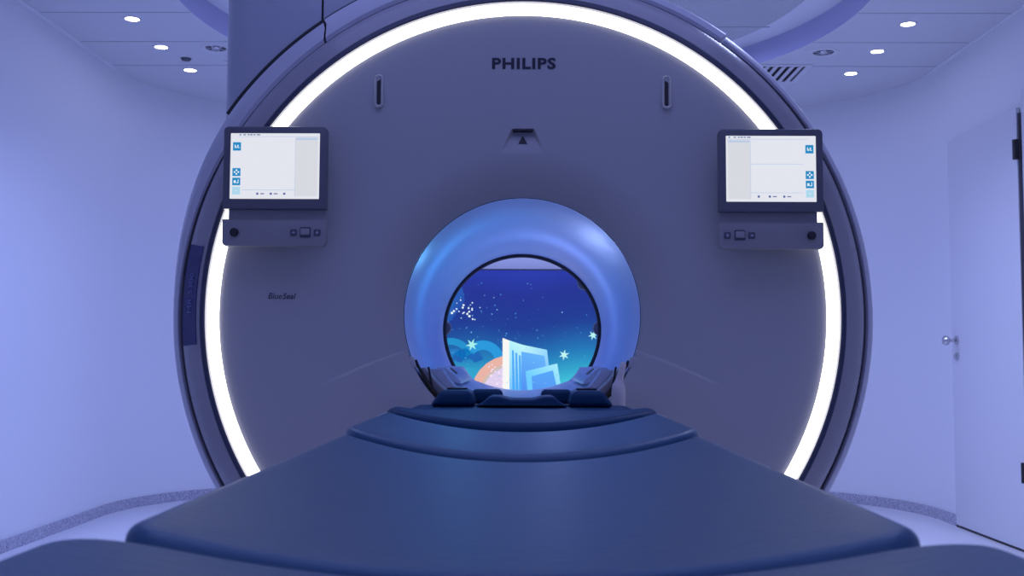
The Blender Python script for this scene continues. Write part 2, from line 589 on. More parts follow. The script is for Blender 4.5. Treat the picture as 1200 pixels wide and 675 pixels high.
x, y = on_ceiling(218, 68.5)
bm = bmesh.new()
vs, fs = lathe_z([(0, -0.016), (0.022, -0.014), (0.03, -0.006), (0.032, 0.0)], 24)
add_raw(bm, vs, fs)
o = link('ceiling_sensor', bmmesh('ceiling_sensor', bm), M['dark_metal'], None, (x, y, CEIL))
tag(o, 'small dark round sensor on a ceiling seam between the left downlights', 'sensor')

# ------------------------------------------------------------------ wall display behind the bore
YS = 7.52
disp = empty('wall_display', (0, YS, 1.12), 'large lit display on the far wall showing a blue underwater picture, seen through the bore', 'display')
pc = at(612, 317, YS)
ZT = pc.z
ZB_ = ZT - 0.92
SXH = 0.80
o = link('display_case', box('display_case', -SXH - 0.012, SXH + 0.012, YS, YS + 0.065, ZB_ - 0.012 - 1.12 + 1.12, ZT + 0.012, 0.006), M['lip'])
o.parent = disp; o.matrix_parent_inverse = Matrix.Translation(disp.location).inverted()

pv, pf, pcol = [], [], []


def add_poly(pts, col, lift):
    """flat piece of the picture: pts in photo pixels, col one rgb or one per point"""
    base = len(pv)
    for i, (x, y) in enumerate(pts):
        w = at(x, y, YS)
        pv.append((w.x, YS - 0.001 - lift * 0.0004, w.z))
        c = col[i] if isinstance(col, list) else col
        pcol.append(srgb(*c))
    pf.append(tuple(range(base, base + len(pts))))


# background gradient grid
nx, ny = 24, 20


def sky(u, v):
    top = np.array((30, 50, 165.)); mid = np.array((14, 52, 140.)); low = np.array((20, 120, 180.)); bot = np.array((60, 195, 215.))
    st = [(0, top), (0.18, np.array((22, 40, 140.))), (0.42, mid), (0.66, low), (0.9, bot), (1.01, bot)]
    v2 = min(1, max(0, v + 0.10 * (u - 0.5) * 0.6 + 0.03 * math.sin(u * 9)))
    for (a, ca_), (b, cb_) in zip(st, st[1:]):
        if a <= v2 <= b:
            c = ca_ + (cb_ - ca_) * (v2 - a) / (b - a)
            break
    return tuple(c)


base = 0
for j in range(ny + 1):
    for i in range(nx + 1):
        u, v = i / nx, j / ny
        pv.append((-SXH + 2 * SXH * u, YS - 0.001, ZT - (ZT - ZB_) * v))
        pcol.append(srgb(*sky((u - 0.5) * 1.4 + 0.5, v)))
for j in range(ny):
    for i in range(nx):
        q = j * (nx + 1) + i
        pf.append((q, q + 1, q + nx + 2, q + nx + 1))


def blob(cx, cy, rx, ry, col, lift, a0=0, a1=360, n=28):
    add_poly([(cx + rx * math.cos(R(a0 + (a1 - a0) * k / n)), cy - ry * math.sin(R(a0 + (a1 - a0) * k / n))) for k in range(n)], col, lift)


def arcband(cx, cy, r0, r1, a0, a1, col, lift, n=20):
    for k in range(n):
        t0, t1 = R(a0 + (a1 - a0) * k / n), R(a0 + (a1 - a0) * (k + 1) / n)
        add_poly([(cx + r0 * math.cos(t0), cy - r0 * math.sin(t0)), (cx + r1 * math.cos(t0), cy - r1 * math.sin(t0)),
                  (cx + r1 * math.cos(t1), cy - r1 * math.sin(t1)), (cx + r0 * math.cos(t1), cy - r0 * math.sin(t1))], col, lift)


# waves on the left, sand mounds, pale blocks
add_poly([(505, 330), (540, 330), (545, 352), (530, 375), (505, 390)], [(60, 150, 205), (30, 90, 180), (24, 70, 165), (20, 75, 165), (30, 120, 190)], 1)
arcband(528, 424, 20, 28, 20, 170, (24, 142, 200), 2)
arcband(532, 428, 12, 19, 20, 170, (18, 118, 188), 2)
arcband(566, 424, 14, 25, 10, 140, (30, 150, 215), 3)
arcband(548, 428, 8, 20, 20, 160, (12, 96, 175), 2)
blob(540, 452, 34, 22, (40, 160, 200), 3)
blob(520, 444, 26, 14, (236, 205, 170), 4)
blob(600, 462, 48, 46, (232, 178, 160), 4)
blob(606, 468, 46, 44, (206, 188, 176), 5)
blob(608, 470, 46, 43, (222, 205, 235), 6)
add_poly([(589, 396), (597, 399), (597, 470), (589, 470)], (246, 246, 240), 7)
add_poly([(597, 399), (612, 404), (641, 410), (648, 470), (597, 470)], [(180, 245, 250), (190, 245, 245), (150, 215, 250), (80, 160, 245), (90, 180, 250)], 7)
add_poly([(611, 412), (638, 417), (645, 470), (611, 470)], [(96, 175, 245), (100, 180, 248), (75, 135, 240), (70, 130, 238)], 8)
for q, x in enumerate((600, 604, 608)):
    add_poly([(x, 410 + q * 3), (x + 2.2, 411 + q * 3), (x + 3.6, 470), (x + 0.6, 470)], (70, 165, 245), 8)
add_poly([(616, 435), (653, 426), (660, 470), (619, 470)], [(110, 205, 250), (165, 235, 250), (120, 210, 248), (100, 190, 250)], 9)
add_poly([(623, 441), (648, 434), (656, 470), (625, 470)], [(85, 160, 245), (80, 165, 245), (80, 140, 235), (70, 130, 235)], 10)


def star(cx, cy, r, col, lift, n=6, rot=10):
    pts = []
    for k in range(2 * n):
        rr = r if k % 2 == 0 else r * 0.36
        a = R(rot + 180 * k / n)
        pts.append((cx + rr * math.cos(a), cy - rr * math.sin(a)))
    for k in range(0, 2 * n, 2):
        add_poly([(cx, cy), pts[k - 1], pts[k], pts[k + 1]], col, lift)


star(553, 404, 7.5, (165, 240, 230), 12)
star(661, 416, 6.5, (190, 245, 240), 12, rot=20)
star(695, 393, 6, (180, 240, 235), 12)
rnd = random.Random(7)
for k in range(120):
    x, y = rnd.uniform(515, 712), rnd.uniform(330, 455)
    s = rnd.uniform(0.25, 0.8)
    blob(x, y, s, s, (130, 205, 235) if rnd.random() < 0.5 else (85, 165, 225), 11, n=8)
for k in range(22):
    x, y = rnd.gauss(544, 8), rnd.gauss(363, 8)
    s = rnd.uniform(0.6, 1.5)
    blob(x, y, s, s, (225, 240, 250), 12, n=10)
for k in range(26):
    x, y = rnd.uniform(570, 590), rnd.uniform(425, 452)
    s = rnd.uniform(0.6, 1.4)
    blob(x, y, s, s, (245, 225, 245), 12, n=8)
me = bpy.data.meshes.new('picture')
me.from_pydata(pv, [], pf)
att = me.color_attributes.new('Col', 'FLOAT_COLOR', 'POINT')
for i, c in enumerate(pcol):
    att.data[i].color = (*c, 1)
# clip pieces that would run past the lower edge of the display
for v in me.vertices:
    v.co.z = max(v.co.z, ZB_)
o = link('picture', me, M['picture'])
o.parent = disp; o.matrix_parent_inverse = Matrix.Translation(disp.location).inverted()

# ------------------------------------------------------------------ the scanner
D = 3.10
AX = at(612, 367, D)
AZ = AX.z
scan = empty('mri_scanner', (0, 3.9, 0), 'large round magnetic resonance scanner with glowing white ring around its front', 'scanner')
INV = Matrix.Translation(scan.location).inverted()


def spart(name, me, m, parent=scan):
    o = link(name, me, m)
    o.parent = parent
    if parent is scan:
        o.matrix_parent_inverse = INV
    return o


R_IN, R_BORE = 0.8868, 0.362


def dish_y(r):
    t = min(1, max(0, (R_IN - r) / (R_IN - R_BORE)))
    y = 3.112 + 0.085 * t ** 1.15
    if r < 0.50: y += 0.05 * ((0.50 - r) / 0.138) ** 2.2
    return y


Y_SEAM = dish_y(R_BORE)
PK = 3.17 / FPX


def sstep(a, b, x):
    t = min(1, max(0, (x - a) / (b - a)))
    return t * t * (3 - 2 * t)


def crease_angle(r, sgn):           # degrees below horizontal
    return 17.2 + 2.6 * (r / PK - 143) / 108


def dish_off(x, z):
    r = math.hypot(x, z)
    off = 0.0
    # lower panels step forward below the two creases
    if z < 0:
        a = math.degrees(math.atan2(-z, abs(x)))
        h = 0.028 * sstep(256 * PK, 150 * PK, r)
        off -= h * sstep(crease_angle(r, 1) - 0.5, crease_angle(r, 1) + 0.5, a) * sstep(62, 30, a)
    # pocket with the arrow
    zt, zb = 218.5 * PK, 190 * PK
    if zb < z < zt + 0.004 and abs(x) < 0.09:
        t = (zt - z) / (zt - zb)
        hw = 0.031 + 0.036 * max(0, t)
        d = 0.026 * (1 - max(0, t)) ** 1.5
        off += d * sstep(hw + 0.004, hw - 0.004, abs(x)) * sstep(zt + 0.0015, zt - 0.0015, z)
    return off


angs = set(np.arange(0, 360, 1.5).tolist())
angs |= set(np.round(np.arange(80, 100, 0.2), 3).tolist())
for c in (180 + 18.5, 360 - 18.5):
    angs |= set(np.round(np.arange(c - 4, c + 4, 0.2), 3).tolist())
angs = sorted(angs)
rads = sorted(set(np.round(np.linspace(R_BORE, R_IN, 70), 5).tolist()) | set(np.round(np.arange(186 * PK, 222 * PK, 0.0022), 5).tolist()), reverse=True)
vs, fs = [], []
for a in angs:
    ca_, sa = math.cos(R(a)), math.sin(R(a))
    for r in rads:
        x, z = r * ca_, r * sa
        vs.append((x, dish_y(r) + dish_off(x, z), AZ + z))
    # the rolled edge into the bore
nA, nR = len(angs), len(rads)
for i in range(nA):
    j = (i + 1) % nA
    for q in range(nR - 1):
        fs.append((i * nR + q, j * nR + q, j * nR + q + 1, i * nR + q + 1))
spart('front_cover', pymesh('front_cover', vs, fs, 50), M['cover'])

# glowing ring
vs, fs = lathe_y([(0.887, 3.120), (0.8875, 3.109), (0.891, 3.104), (0.905, 3.101), (0.917, 3.103), (0.9215, 3.107), (0.922, 3.120)], 240, cz=AZ)
spart('light_ring', pymesh('light_ring', vs, fs), M['ring'])
vs, fs = lathe_y([(0.9225, 3.125), (0.9235, 3.094), (0.927, 3.090), (0.938, 3.092)], 240, cz=AZ)
spart('inner_lip', pymesh('inner_lip', vs, fs), M['lip'])
vs, fs = lathe_y([(0.938, 3.0925), (0.940, 3.091), (0.968, 3.102), (0.996, 3.122), (1.001, 3.130), (1.002, 3.165)], 240, cz=AZ)
spart('bezel', pymesh('bezel', vs, fs), M['bezel'])
vs, fs = lathe_y([(1.001, 3.150), (1.003, 3.162), (1.008, 3.170), (1.016, 3.172), (1.030, 3.21)], 240, cz=AZ)
spart('shadow_groove', pymesh('shadow_groove', vs, fs), M['black'])


def shoulder(a, r, y):
    """the shell widens where it meets the tower, upper left"""
    if a < 0: a += 360
    k = sstep(100, 118, a) * sstep(182, 143, a)
    w = 0.031 * k * sstep(1.0115, 1.04, r)
    if 54 < a < 124.3: w += 0.007 * sstep(1.0115, 1.03, r)
    if r < 1.0125: w -= 0.006 * sstep(30, 60, a) * sstep(165, 140, a)      # the groove narrows over the top
    return w


def joint_lean(a, r):
    """the joint on the upper left runs nearly plumb instead of radially"""
    return 1.9 * sstep(4, 0, abs(a - 124.3)) * sstep(1.06, 1.0, r)


shell_prof = [(1.011, 3.17), (1.0115, 3.138), (1.015, 3.133), (1.027, 3.140), (1.037, 3.160), (1.041, 3.200), (1.041, 3.40), (1.030, 4.2), (1.0, 4.70), (0.97, 4.74)]
for nm, a0, a1 in (('side_shell', -126, 53.8), ('top_shell', 54.15, 124.1), ('side_shell', 124.5, 233.4)):
    vs, fs = lathe_y(shell_prof, 120, a0, a1, rfun=shoulder, cz=AZ, afun=joint_lean)
    spart(nm, pymesh(nm, vs, fs), M['shell'])

# magnet body (closed annulus) and floor base
vs, fs = lathe_y([(0.37, 3.30), (0.99, 3.24), (0.985, 4.70), (0.90, 4.76), (0.37, 4.76)], 120, closed=True, cz=AZ)
spart('magnet_body', pymesh('magnet_body', vs, fs), M['tower'])
bm = bmesh.new()
add_prism(bm, [(-0.72, 0.0), (0.72, 0.0), (0.62, 0.33), (-0.62, 0.33)], 3.28, 4.68, 0.01, 2)
spart('floor_base', bmmesh('floor_base', bm), M['tower'])

# tower cover, upper left behind the ring
TWX = at(268, 60, 3.286).x
GX = at(378, 20, 3.19).x
TT = 2.45
tw = [(TWX + 0.10 - 0.10 * math.cos(R(90 * k / 8)), 3.186 + 0.10 - 0.10 * math.sin(R(90 * k / 8))) for k in range(9)]
bm = bmesh.new()
add_prism(bm, tw + [(GX - 0.003, 3.186), (GX - 0.003, 4.35), (TWX, 4.35)], AZ + 0.40, TT, axis='Z')
spart('tower_panel', bmmesh('tower_panel', bm, 25), M['tower'])
bm = bmesh.new()
add_prism(bm, [(GX + 0.004, 3.186), (0.16, 3.186), (0.19, 3.20), (0.20, 3.23), (0.20, 4.35), (GX + 0.004, 4.35)], AZ + 0.80, TT, axis='Z')
spart('tower_panel', bmmesh('tower_panel', bm, 25), M['tower'])
bm = bmesh.new()
add_box(bm, GX - 0.004, GX + 0.005, 3.20, 4.3, AZ + 0.9, TT - 0.01)
spart('panel_gap', bmmesh('panel_gap', bm, 0), M['black'])
# dark seam where tower meets shell
vs, fs = lathe_y([(1.045, 3.178), (1.084, 3.178), (1.084, 3.1865), (1.045, 3.1865)], 60, 112, 146.0, closed=True, cz=AZ)
spart('tower_seam', pymesh('tower_seam', vs, fs), M['black'])

def rear_flat(a, r, y):
    """the rear opening is a little lower than round"""
    return -0.016 * max(0, math.sin(R(a))) ** 1.5 * sstep(3.3, 4.7, y)


# bore: liner, front seam, rear rim, knobs
vs, fs = lathe_y([(0.3635, Y_SEAM + 0.003), (0.3625, Y_SEAM + 0.015), (0.357, Y_SEAM + 0.06), (0.352, Y_SEAM + 0.14), (0.350, Y_SEAM + 0.3), (0.350, 3.75), (0.350, 4.0), (0.350, 4.25), (0.350, 4.5), (0.350, 4.72)], 160, cz=AZ, rfun=rear_flat)
spart('bore_liner', pymesh('bore_liner', vs, fs), M['tube'])
vs, fs = lathe_y([(0.3615, Y_SEAM + 0.0), (0.3595, Y_SEAM - 0.0005), (0.3595, Y_SEAM + 0.0035), (0.3615, Y_SEAM + 0.004)], 160, closed=True, cz=AZ)
spart('bore_seam', pymesh('bore_seam', vs, fs), M['black'])
vs, fs = lathe_y([(0.352 + 0.011 * math.cos(2 * PI * k / 10) - 0.006, 4.73 + 0.011 * math.sin(2 * PI * k / 10)) for k in range(10)], 160, closed=True, cz=AZ, rfun=rear_flat)
spart('rear_rim', pymesh('rear_rim', vs, fs), M['black'])
for a in (179, 1, 37):
    bm = bmesh.new()
    x, z = 0.350 * math.cos(R(a)), AZ + 0.350 * math.sin(R(a))
    add_disc_y(bm, x, z, 4.745, 4.775, 0.034, 28, 0.006)
    spart('rear_knob', bmmesh('rear_knob', bm), M['grey_knob'])

# vent slots in the front cover
for px, py in ((444, 107), (781, 108.5)):
    c = at(px, py, 3.15)
    yy = dish_y(math.hypot(c.x, c.z - AZ))
    c = at(px, py, yy)
    bm = bmesh.new()
    h, w = 0.051, 0.0135
    outer = rrect(c.x - w, c.x + w, c.z - h, c.z + h, w * 0.98, 8)
    inner = rrect(c.x - w + 0.0045, c.x + w - 0.0045, c.z - h + 0.0045, c.z + h - 0.0045, w - 0.0048, 8)
    slot = rrect(c.x - 0.0055, c.x + 0.0055, c.z - h + 0.010, c.z + h - 0.010, 0.0053, 8)
    fr = [[bm.verts.new((p[0], yv, p[1])) for p in pts] for pts, yv in ((outer, yy + 0.006), (outer, yy - 0.0045), (inner, yy - 0.0065), (slot, yy - 0.002), (slot, yy + 0.012))]
    nn = len(outer)
    for A, B in zip(fr, fr[1:]):
        for k in range(nn):
            bm.faces.new((A[k], A[(k + 1) % nn], B[(k + 1) % nn], B[k]))
    vr = spart('vent_slot', bmmesh('vent_slot', bm), M['cover'])
    bm = bmesh.new()
    add_prism(bm, slot, yy - 0.0028, yy + 0.01)
    o = link('slot_opening', bmmesh('slot_opening', bm), M['black'], vr)

# arrow pocket: dark slit and triangle
ztop = 218.5 * PK
bm = bmesh.new()
add_prism(bm, rrect(-0.0305, 0.0305, AZ + ztop - 0.0035, AZ + ztop + 0.0012, 0.002, 4), dish_y(ztop) - 0.001, dish_y(ztop) + 0.03)
spart('pocket_slit', bmmesh('pocket_slit', bm), M['black'])


def on_dish(x, z, lift=0.0012):
    """z measured from the axis"""
    return (x, dish_y(math.hypot(x, z)) + dish_off(x, z) - lift, AZ + z)


zc = 207.0 * PK
tri = [(-0.0135, zc - 0.011), (0.0135, zc - 0.011), (0.0, zc + 0.0145)]
bm = bmesh.new()
f = [bm.verts.new(on_dish(x, z, 0.003)) for x, z in tri]
g = [bm.verts.new((v.co.x, v.co.y + 0.006, v.co.z)) for v in f]
bm.faces.new(f); bm.faces.new(g[::-1])
for k in range(3): bm.faces.new((f[k], g[k], g[(k + 1) % 3], f[(k + 1) % 3]))
spart('arrow_mark', bmmesh('arrow_mark', bm, 0), M['black'])


def dish_text(name, parts, m):
    bm = bmesh.new()
    for body, cx, cz, w, h, bold, shear in parts:
        tv, tf = text_mesh(body, w, h, bold, shear)
        add_raw(bm, [on_dish(cx + v[0], cz + v[2], 0.0015) for v in tv], tf)
    bmesh.ops.recalc_face_normals(bm, faces=bm.faces)
    me = bpy.data.meshes.new(name)
    bm.to_mesh(me); bm.free()
    return spart(name, me, m)


c = at(614, 74.5, dish_y(0.75))
dish_text('brand_lettering', [('PHILIPS', c.x, c.z - AZ, 75 * PK, 13.2 * PK, 0.036, 0)], M['ink'])
c = at(323, 347, dish_y(0.70)); c2 = at(339, 347, dish_y(0.70))
dish_text('coil_lettering', [('Blue', c.x, c.z - AZ, 15.5 * PK, 7.0 * PK, 0.0, 0.25), ('Seal', c2.x, c2.z - AZ, 15.0 * PK, 7.0 * PK, 0.016, 0.25)], M['ink_soft'])

# navy name plate on the left of the bezel, sits on the bezel surface
def bez_y(r): return 3.093 + (r - 0.946) * 0.55


pl_prof = [(0.949, bez_y(0.949) + 0.002), (0.951, bez_y(0.951) - 0.004), (0.995, bez_y(0.995) - 0.003), (1.003, 3.135)]
A0, A1 = 180 - 11.6, 180 + 5.7
vs, fs = lathe_y(pl_prof, 40, A0, A1, cz=AZ)
plate = spart('name_plate', pymesh('name_plate', vs, fs), M['plate'])
tv, tf = text_mesh('MR 5300', 0.118, 0.0145, 0.0, 0.0)
bm = bmesh.new()
rm = 0.972
out = []
for v in tv:                          # reads upwards along the arc
    ang = PI - (v[0] + 0.056) / rm
    rr = rm + v[2]
    out.append((rr * math.cos(ang), bez_y(rr) - 0.0065, AZ + rr * math.sin(ang)))
add_raw(bm, out, tf)
bmesh.ops.recalc_face_normals(bm, faces=bm.faces)
me = bpy.data.meshes.new('plate_lettering'); bm.to_mesh(me); bm.free()
link('plate_lettering', me, M['plate_text'], plate)

# bore bridge: U-shaped tray that fills the lower bore, front cover plates
ZSH = at(500, 431, 3.25).z            # shoulder height


def circ_x(z, r): return math.sqrt(max(0, r * r - (z - AZ) ** 2))


def tray_profile(zs, xs, xm, zm, zc_, rr):
    """upper outline from left to right then the arc of the bore below"""
    xo = circ_x(zs, rr)
    up = [(-xo, zs), (-xs, zs)]
    for k in range(1, 7):
        t = k / 6
        up.append((-xs + (xs - xm) * t, zs + (zm - zs) * (1 - (1 - t) ** 1.7)))
    for k in range(1, 8):
        x = -xm + xm * k / 8
        up.append((x, zc_ + (zm - zc_) * (x / xm) ** 2))
    up.append((0, zc_))
    up += [(-x, z) for x, z in up[-2::-1]]
    a0 = math.atan2(zs - AZ, xo)
    a1 = math.atan2(zs - AZ, -xo)
    if a1 > 0: a1 -= 2 * PI
    n_ = 30
    arc = [(rr * math.cos(a0 + (a1 - a0) * k / n_), AZ + rr * math.sin(a0 + (a1 - a0) * k / n_)) for k in range(1, n_)]
    return up + arc


bm = bmesh.new()
add_prism(bm, tray_profile(ZSH - 0.005, 0.255, 0.19, 0.855, 0.818, 0.3475), 3.40, 4.715)
spart('bore_tray', bmmesh('bore_tray', bm, 30), M['insert'])
bm = bmesh.new()
add_prism(bm, tray_profile(ZSH, 0.295, 0.17, 0.83, 0.80, 0.349), 3.245, 3.398, 0.004, 2)
spart('bridge_front', bmmesh('bridge_front', bm, 30), M['insert_grey'])
for sx in (-1, 1):
    # curved black joints on the bridge front
    bm = bmesh.new()
    p0 = [at(612 + sx * 110, 430, 3.24), at(612 + sx * 107, 448, 3.24), at(612 + sx * 105, 458, 3.24), at(612 + sx * 96, 469, 3.24), at(612 + sx * 90, 478, 3.24)]
    add_tube(bm, [(p.x, 3.2445, p.z) for p in p0], 0.0034, 8)
    spart('bridge_joint', bmmesh('bridge_joint', bm), M['black'])
    bm = bmesh.new()
    arc = [(0.351 * math.cos(R(a)), 3.2425, AZ + 0.351 * math.sin(R(a))) for a in np.linspace(270 + sx * 67, 270 + sx * 25, 16)]
    add_tube(bm, arc, 0.0045, 8)
    spart('bridge_joint', bmmesh('bridge_joint', bm), M['black'])
    # pale latch at the bore edge
    c = at(612 + sx * 131, 425, 3.235)
    bm = bmesh.new()
    add_prism(bm, [(c.x - sx * 0.020, c.z - 0.017), (c.x + sx * 0.004, c.z - 0.017), (c.x + sx * 0.016, c.z + 0.008), (c.x + sx * 0.012, c.z + 0.016), (c.x - sx * 0.010, c.z + 0.018)], 3.215, 3.262, 0.004, 2)
    spart('edge_latch', bmmesh('edge_latch', bm), M['frame'])
    # ledge, raised plate and slot inside the bore
    bm = bmesh.new()
    add_prism(bm, [(sx * 0.283, ZSH - 0.006), (sx * 0.280, ZSH + 0.001), (sx * 0.250, ZSH - 0.002), (sx * 0.205, 0.884), (sx * 0.200, 0.872), (sx * 0.240, 0.880)], 3.52, 4.25)
    spart('side_plate', bmmesh('side_plate', bm, 30), M['insert'])
    bm = bmesh.new()
    add_prism(bm, [(sx * 0.247, ZSH - 0.0025), (sx * 0.225, 0.905), (sx * 0.224, 0.902), (sx * 0.244, ZSH - 0.010)], 3.66, 3.76)
    spart('plate_slot', bmmesh('plate_slot', bm, 0), M['black'])
    bm = bmesh.new()
    add_prism(bm, [(sx * 0.16, 0.845), (sx * 0.235, 0.845), (sx * 0.222, 0.868), (sx * 0.175, 0.862)], 3.32, 3.40, 0.005, 2)
    spart('bridge_block', bmmesh('bridge_block', bm), M['insert_grey'])

# ------------------------------------------------------------------ consoles on the front
def console(cx_px, top_px, s, label):
    """s = -1: knob and icons on the left"""
    Yf = 3.02
    k = Yf / FPX
    c = at(cx_px, top_px, Yf)
    t = empty('control_console', (c.x, Yf, c.z - 0.172), label, 'control console', 'touch screen consoles on the scanner front')
    inv = Matrix.Translation(t.location).inverted()

    def cp(name, me, m, parent=t):
        o = link(name, me, m); o.parent = parent
        if parent is t: o.matrix_parent_inverse = inv
        return o
    X = lambda dx: c.x + dx * k
    Z = lambda dy: c.z - dy * k
    bm = bmesh.new()
    add_prism(bm, rrect(X(-61.5), X(61.5), Z(99), Z(0), (0.014, 0.014, 0.003, 0.003)), Yf, Yf + 0.03, 0.003, 2)
    cp('screen_bezel', bmmesh('screen_bezel', bm), M['console_edge'])
    bm = bmesh.new()
    add_box(bm, X(-61 + (5 if s < 0 else 0)), X(61 - (5 if s > 0 else 0)), Yf + 0.020, Yf + 0.034, Z(113), Z(98))
    cp('neck', bmmesh('neck', bm), M['console'])
    bm = bmesh.new()
    add_prism(bm, rrect(X(-61.5), X(61.5), Z(143), Z(111), (0.002, 0.002, 0.013, 0.013)), Yf + 0.002, Yf + 0.034, 0.003, 2)
    cp('control_panel', bmmesh('control_panel', bm), M['console'])
    # arm back to the scanner front
    bm = bmesh.new()
    add_box(bm, X(-50), X(50), Yf + 0.03, 3.088, Z(128), Z(18), 0.01)
    cp('mounting_block', bmmesh('mounting_block', bm), M['console'])
    # screen
    scr = box('screen', X(-53), X(53), Yf - 0.0015, Yf + 0.004, Z(87), Z(8.5), 0.001, 1)
    so = cp('screen', scr, M['scr_bg'])

    def flat(name, x0, x1, y0, y1, m, lift=0.0018):
        me = box(name, X(min(x0, x1)), X(max(x0, x1)), Yf - lift - 0.0004, Yf - lift + 0.0003, Z(max(y0, y1)), Z(min(y0, y1)))
        return link(name, me, m, so)

    def q(x): return x * s          # positive towards the icon side
    flat('side_column', q(-51), q(-24.5), 13, 84, M['scr_panel'])
    bm = bmesh.new()
    for (x0, x1, y0, y1) in ((-52, 44, 12.3, 12.9), (-24.6, -24.1, 14, 84), (-24, 38, 76.2, 76.8)) + (((-24, 38, 42.0, 42.6),) if s > 0 else ()):
        add_box(bm, *sorted((X(q(x0)), X(q(x1)))), Yf - 0.0024, Yf - 0.0016, Z(y1), Z(y0))
    add_box(bm, *sorted((X(q(-51)), X(q(-25)))), Yf - 0.0026, Yf - 0.0016, Z(16.5), Z(14.2))
    link('guide_lines', bmmesh('guide_lines', bm, 0), M['scr_line'], so)
    bm = bmesh.new()
    for (xa, wd) in ((-38, 3), (-33, 2.2), (-30, 3), (-26, 2.4), (-22, 4)):
        xx = xa if s < 0 else xa - 6
        add_box(bm, X(xx), X(xx + wd), Yf - 0.0026, Yf - 0.0016, Z(11.0), Z(9.8))
    link('title_text', bmmesh('title_text', bm, 0), M['scr_ink'], so)
    bm = bmesh.new()
    add_disc_y(bm, X(-41.5 if s < 0 else -49), Z(10.4), Yf - 0.0027, Yf - 0.0016, 0.0022, 12)
    link('header_icon', bmmesh('header_icon', bm, 0), M['scr_ink'], so)
    for xa in ((-20, -4, 12) if s < 0 else (-15, -2, 15)):
        bm = bmesh.new()
        add_disc_y(bm, X(xa), Z(81), Yf - 0.0027, Yf - 0.0016, 0.0035, 14)
        if xa != (12 if s < 0 else -15):
            add_box(bm, X(xa + 3.5), X(xa + 8), Yf - 0.0026, Yf - 0.0016, Z(81.6), Z(80.4))
        link('footer_icon', bmmesh('footer_icon', bm, 0), M['scr_ink'], so)
    for n_, (y0, y1, mm) in enumerate(((19.5, 29.5, 'scr_blue'), (50.5, 60, 'scr_blue'), (62, 71, 'scr_blue'), (73, 82, 'scr_pale'))):
        b_ = flat('icon_button', q(40.5), q(50), y0, y1, M[mm], 0.0022)
        # glyph is part of the button surface
        bm = bmesh.new(); bm.from_mesh(b_.data)
        nf = len(bm.faces)
        xm, ym = q(45.2), (y0 + y1) / 2
        if n_ == 0:
            for (dx, dy, w_, h_) in ((-2.2, -0.2, 0.9, 4), (-0.9, 1.0, 0.8, 2.2), (1.2, -1.2, 1.8, 1.0), (0.9, 0.2, 0.9, 3.2), (2.3, 1.4, 1.4, 0.9)):
                add_box(bm, X(xm + dx - w_ / 2), X(xm + dx + w_ / 2), Yf - 0.0034, Yf - 0.0025, Z(ym + dy + h_ / 2), Z(ym + dy - h_ / 2))
        elif n_ == 1:
            for (dx, dy) in ((-2.2, 0), (2.2, 0), (0, -2.2), (0, 2.2)):
                add_disc_y(bm, X(xm + dx), Z(ym + dy), Yf - 0.0034, Yf - 0.0025, 0.0026, 10)
        elif n_ == 2:
            for (dx, dy, w_, h_) in ((-1.8, 0.2, 2.4, 3.2), (1.2, 1.6, 2.6, 0.8), (2.2, -0.4, 0.8, 4.4)):
                add_box(bm, X(xm + dx - w_ / 2), X(xm + dx + w_ / 2), Yf - 0.0034, Yf - 0.0025, Z(ym + dy + h_ / 2), Z(ym + dy - h_ / 2))
        else:
            add_disc_y(bm, X(xm), Z(ym), Yf - 0.0034, Yf - 0.0025, 0.0016, 10)
        b_.data.materials.append(M['scr_white'])
        bm.faces.ensure_lookup_table()
        for f in bm.faces[nf:]: f.material_index = 1
        bm.to_mesh(b_.data); bm.free()
    # knob, buttons, rocker
    Yp = Yf + 0.002
    bm = bmesh.new()
    kx, kz = X(q(46.5)), Z(127)
    add_disc_y(bm, kx, kz, Yp - 0.012, Yp + 0.004, 0.0115, 32, 0.002)
    kn = cp('knob', bmmesh('knob', bm), M['black'])
    bm = bmesh.new()
    vs, fs = lathe_y([(0.0118, Yp - 0.0005), (0.0125, Yp - 0.003), (0.0145, Yp - 0.003), (0.0152, Yp + 0.001)], 36, cx=kx, cz=kz)
    add_raw(bm, vs, fs)
    link('knob_collar', bmmesh('knob_collar', bm), M['console'], kn)
    bxs = (-23.5, -51.5) if s < 0 else (-23.5, -52)
    for j, dx in enumerate(bxs):
        bm = bmesh.new()
        x0 = q(dx)
        add_prism(bm, rrect(X(x0 - 4), X(x0 + 4), Z(131), Z(123), 0.004), Yp - 0.003, Yp + 0.002, 0.0012, 2)
        b_ = cp('button', bmmesh('button', bm), M['button'])
        bm = bmesh.new()
        zz = Z(127)
        xc_ = X(x0)
        if j == 0:
            add_prism(bm, [(xc_ - 0.0045, zz - 0.002), (xc_ + 0.0045, zz - 0.002), (xc_ + 0.0045, zz + 0.0005), (xc_, zz + 0.003)], Yp - 0.0034, Yp - 0.0026)
        else:
            add_prism(bm, [(xc_ - 0.0045, zz - 0.001), (xc_ + 0.0045, zz - 0.001), (xc_, zz + 0.005)], Yp - 0.0034, Yp - 0.0026)
            add_box(bm, xc_ - 0.0012, xc_ + 0.0012, Yp - 0.0034, Yp - 0.0026, zz - 0.005, zz - 0.001)
        link('button_symbol', bmmesh('button_symbol', bm, 0), M['mark'], b_)
    bm = bmesh.new()
    x0 = q(-37.5)
    fr = rrect(X(x0 - 6.5), X(x0 + 6.5), Z(133), Z(120.5), 0.004)
    add_prism(bm, fr, Yp - 0.0015, Yp + 0.002)
    rk = cp('rocker_switch', bmmesh('rocker_switch', bm), M['button'])
    bm = bmesh.new()
    add_prism(bm, rrect(X(x0 - 5.3), X(x0 + 5.3), Z(130), Z(122.5), 0.003), Yp - 0.009, Yp - 0.001, 0.002, 2)
    link('rocker_cap', bmmesh('rocker_cap', bm), M['console'], rk)
    return t


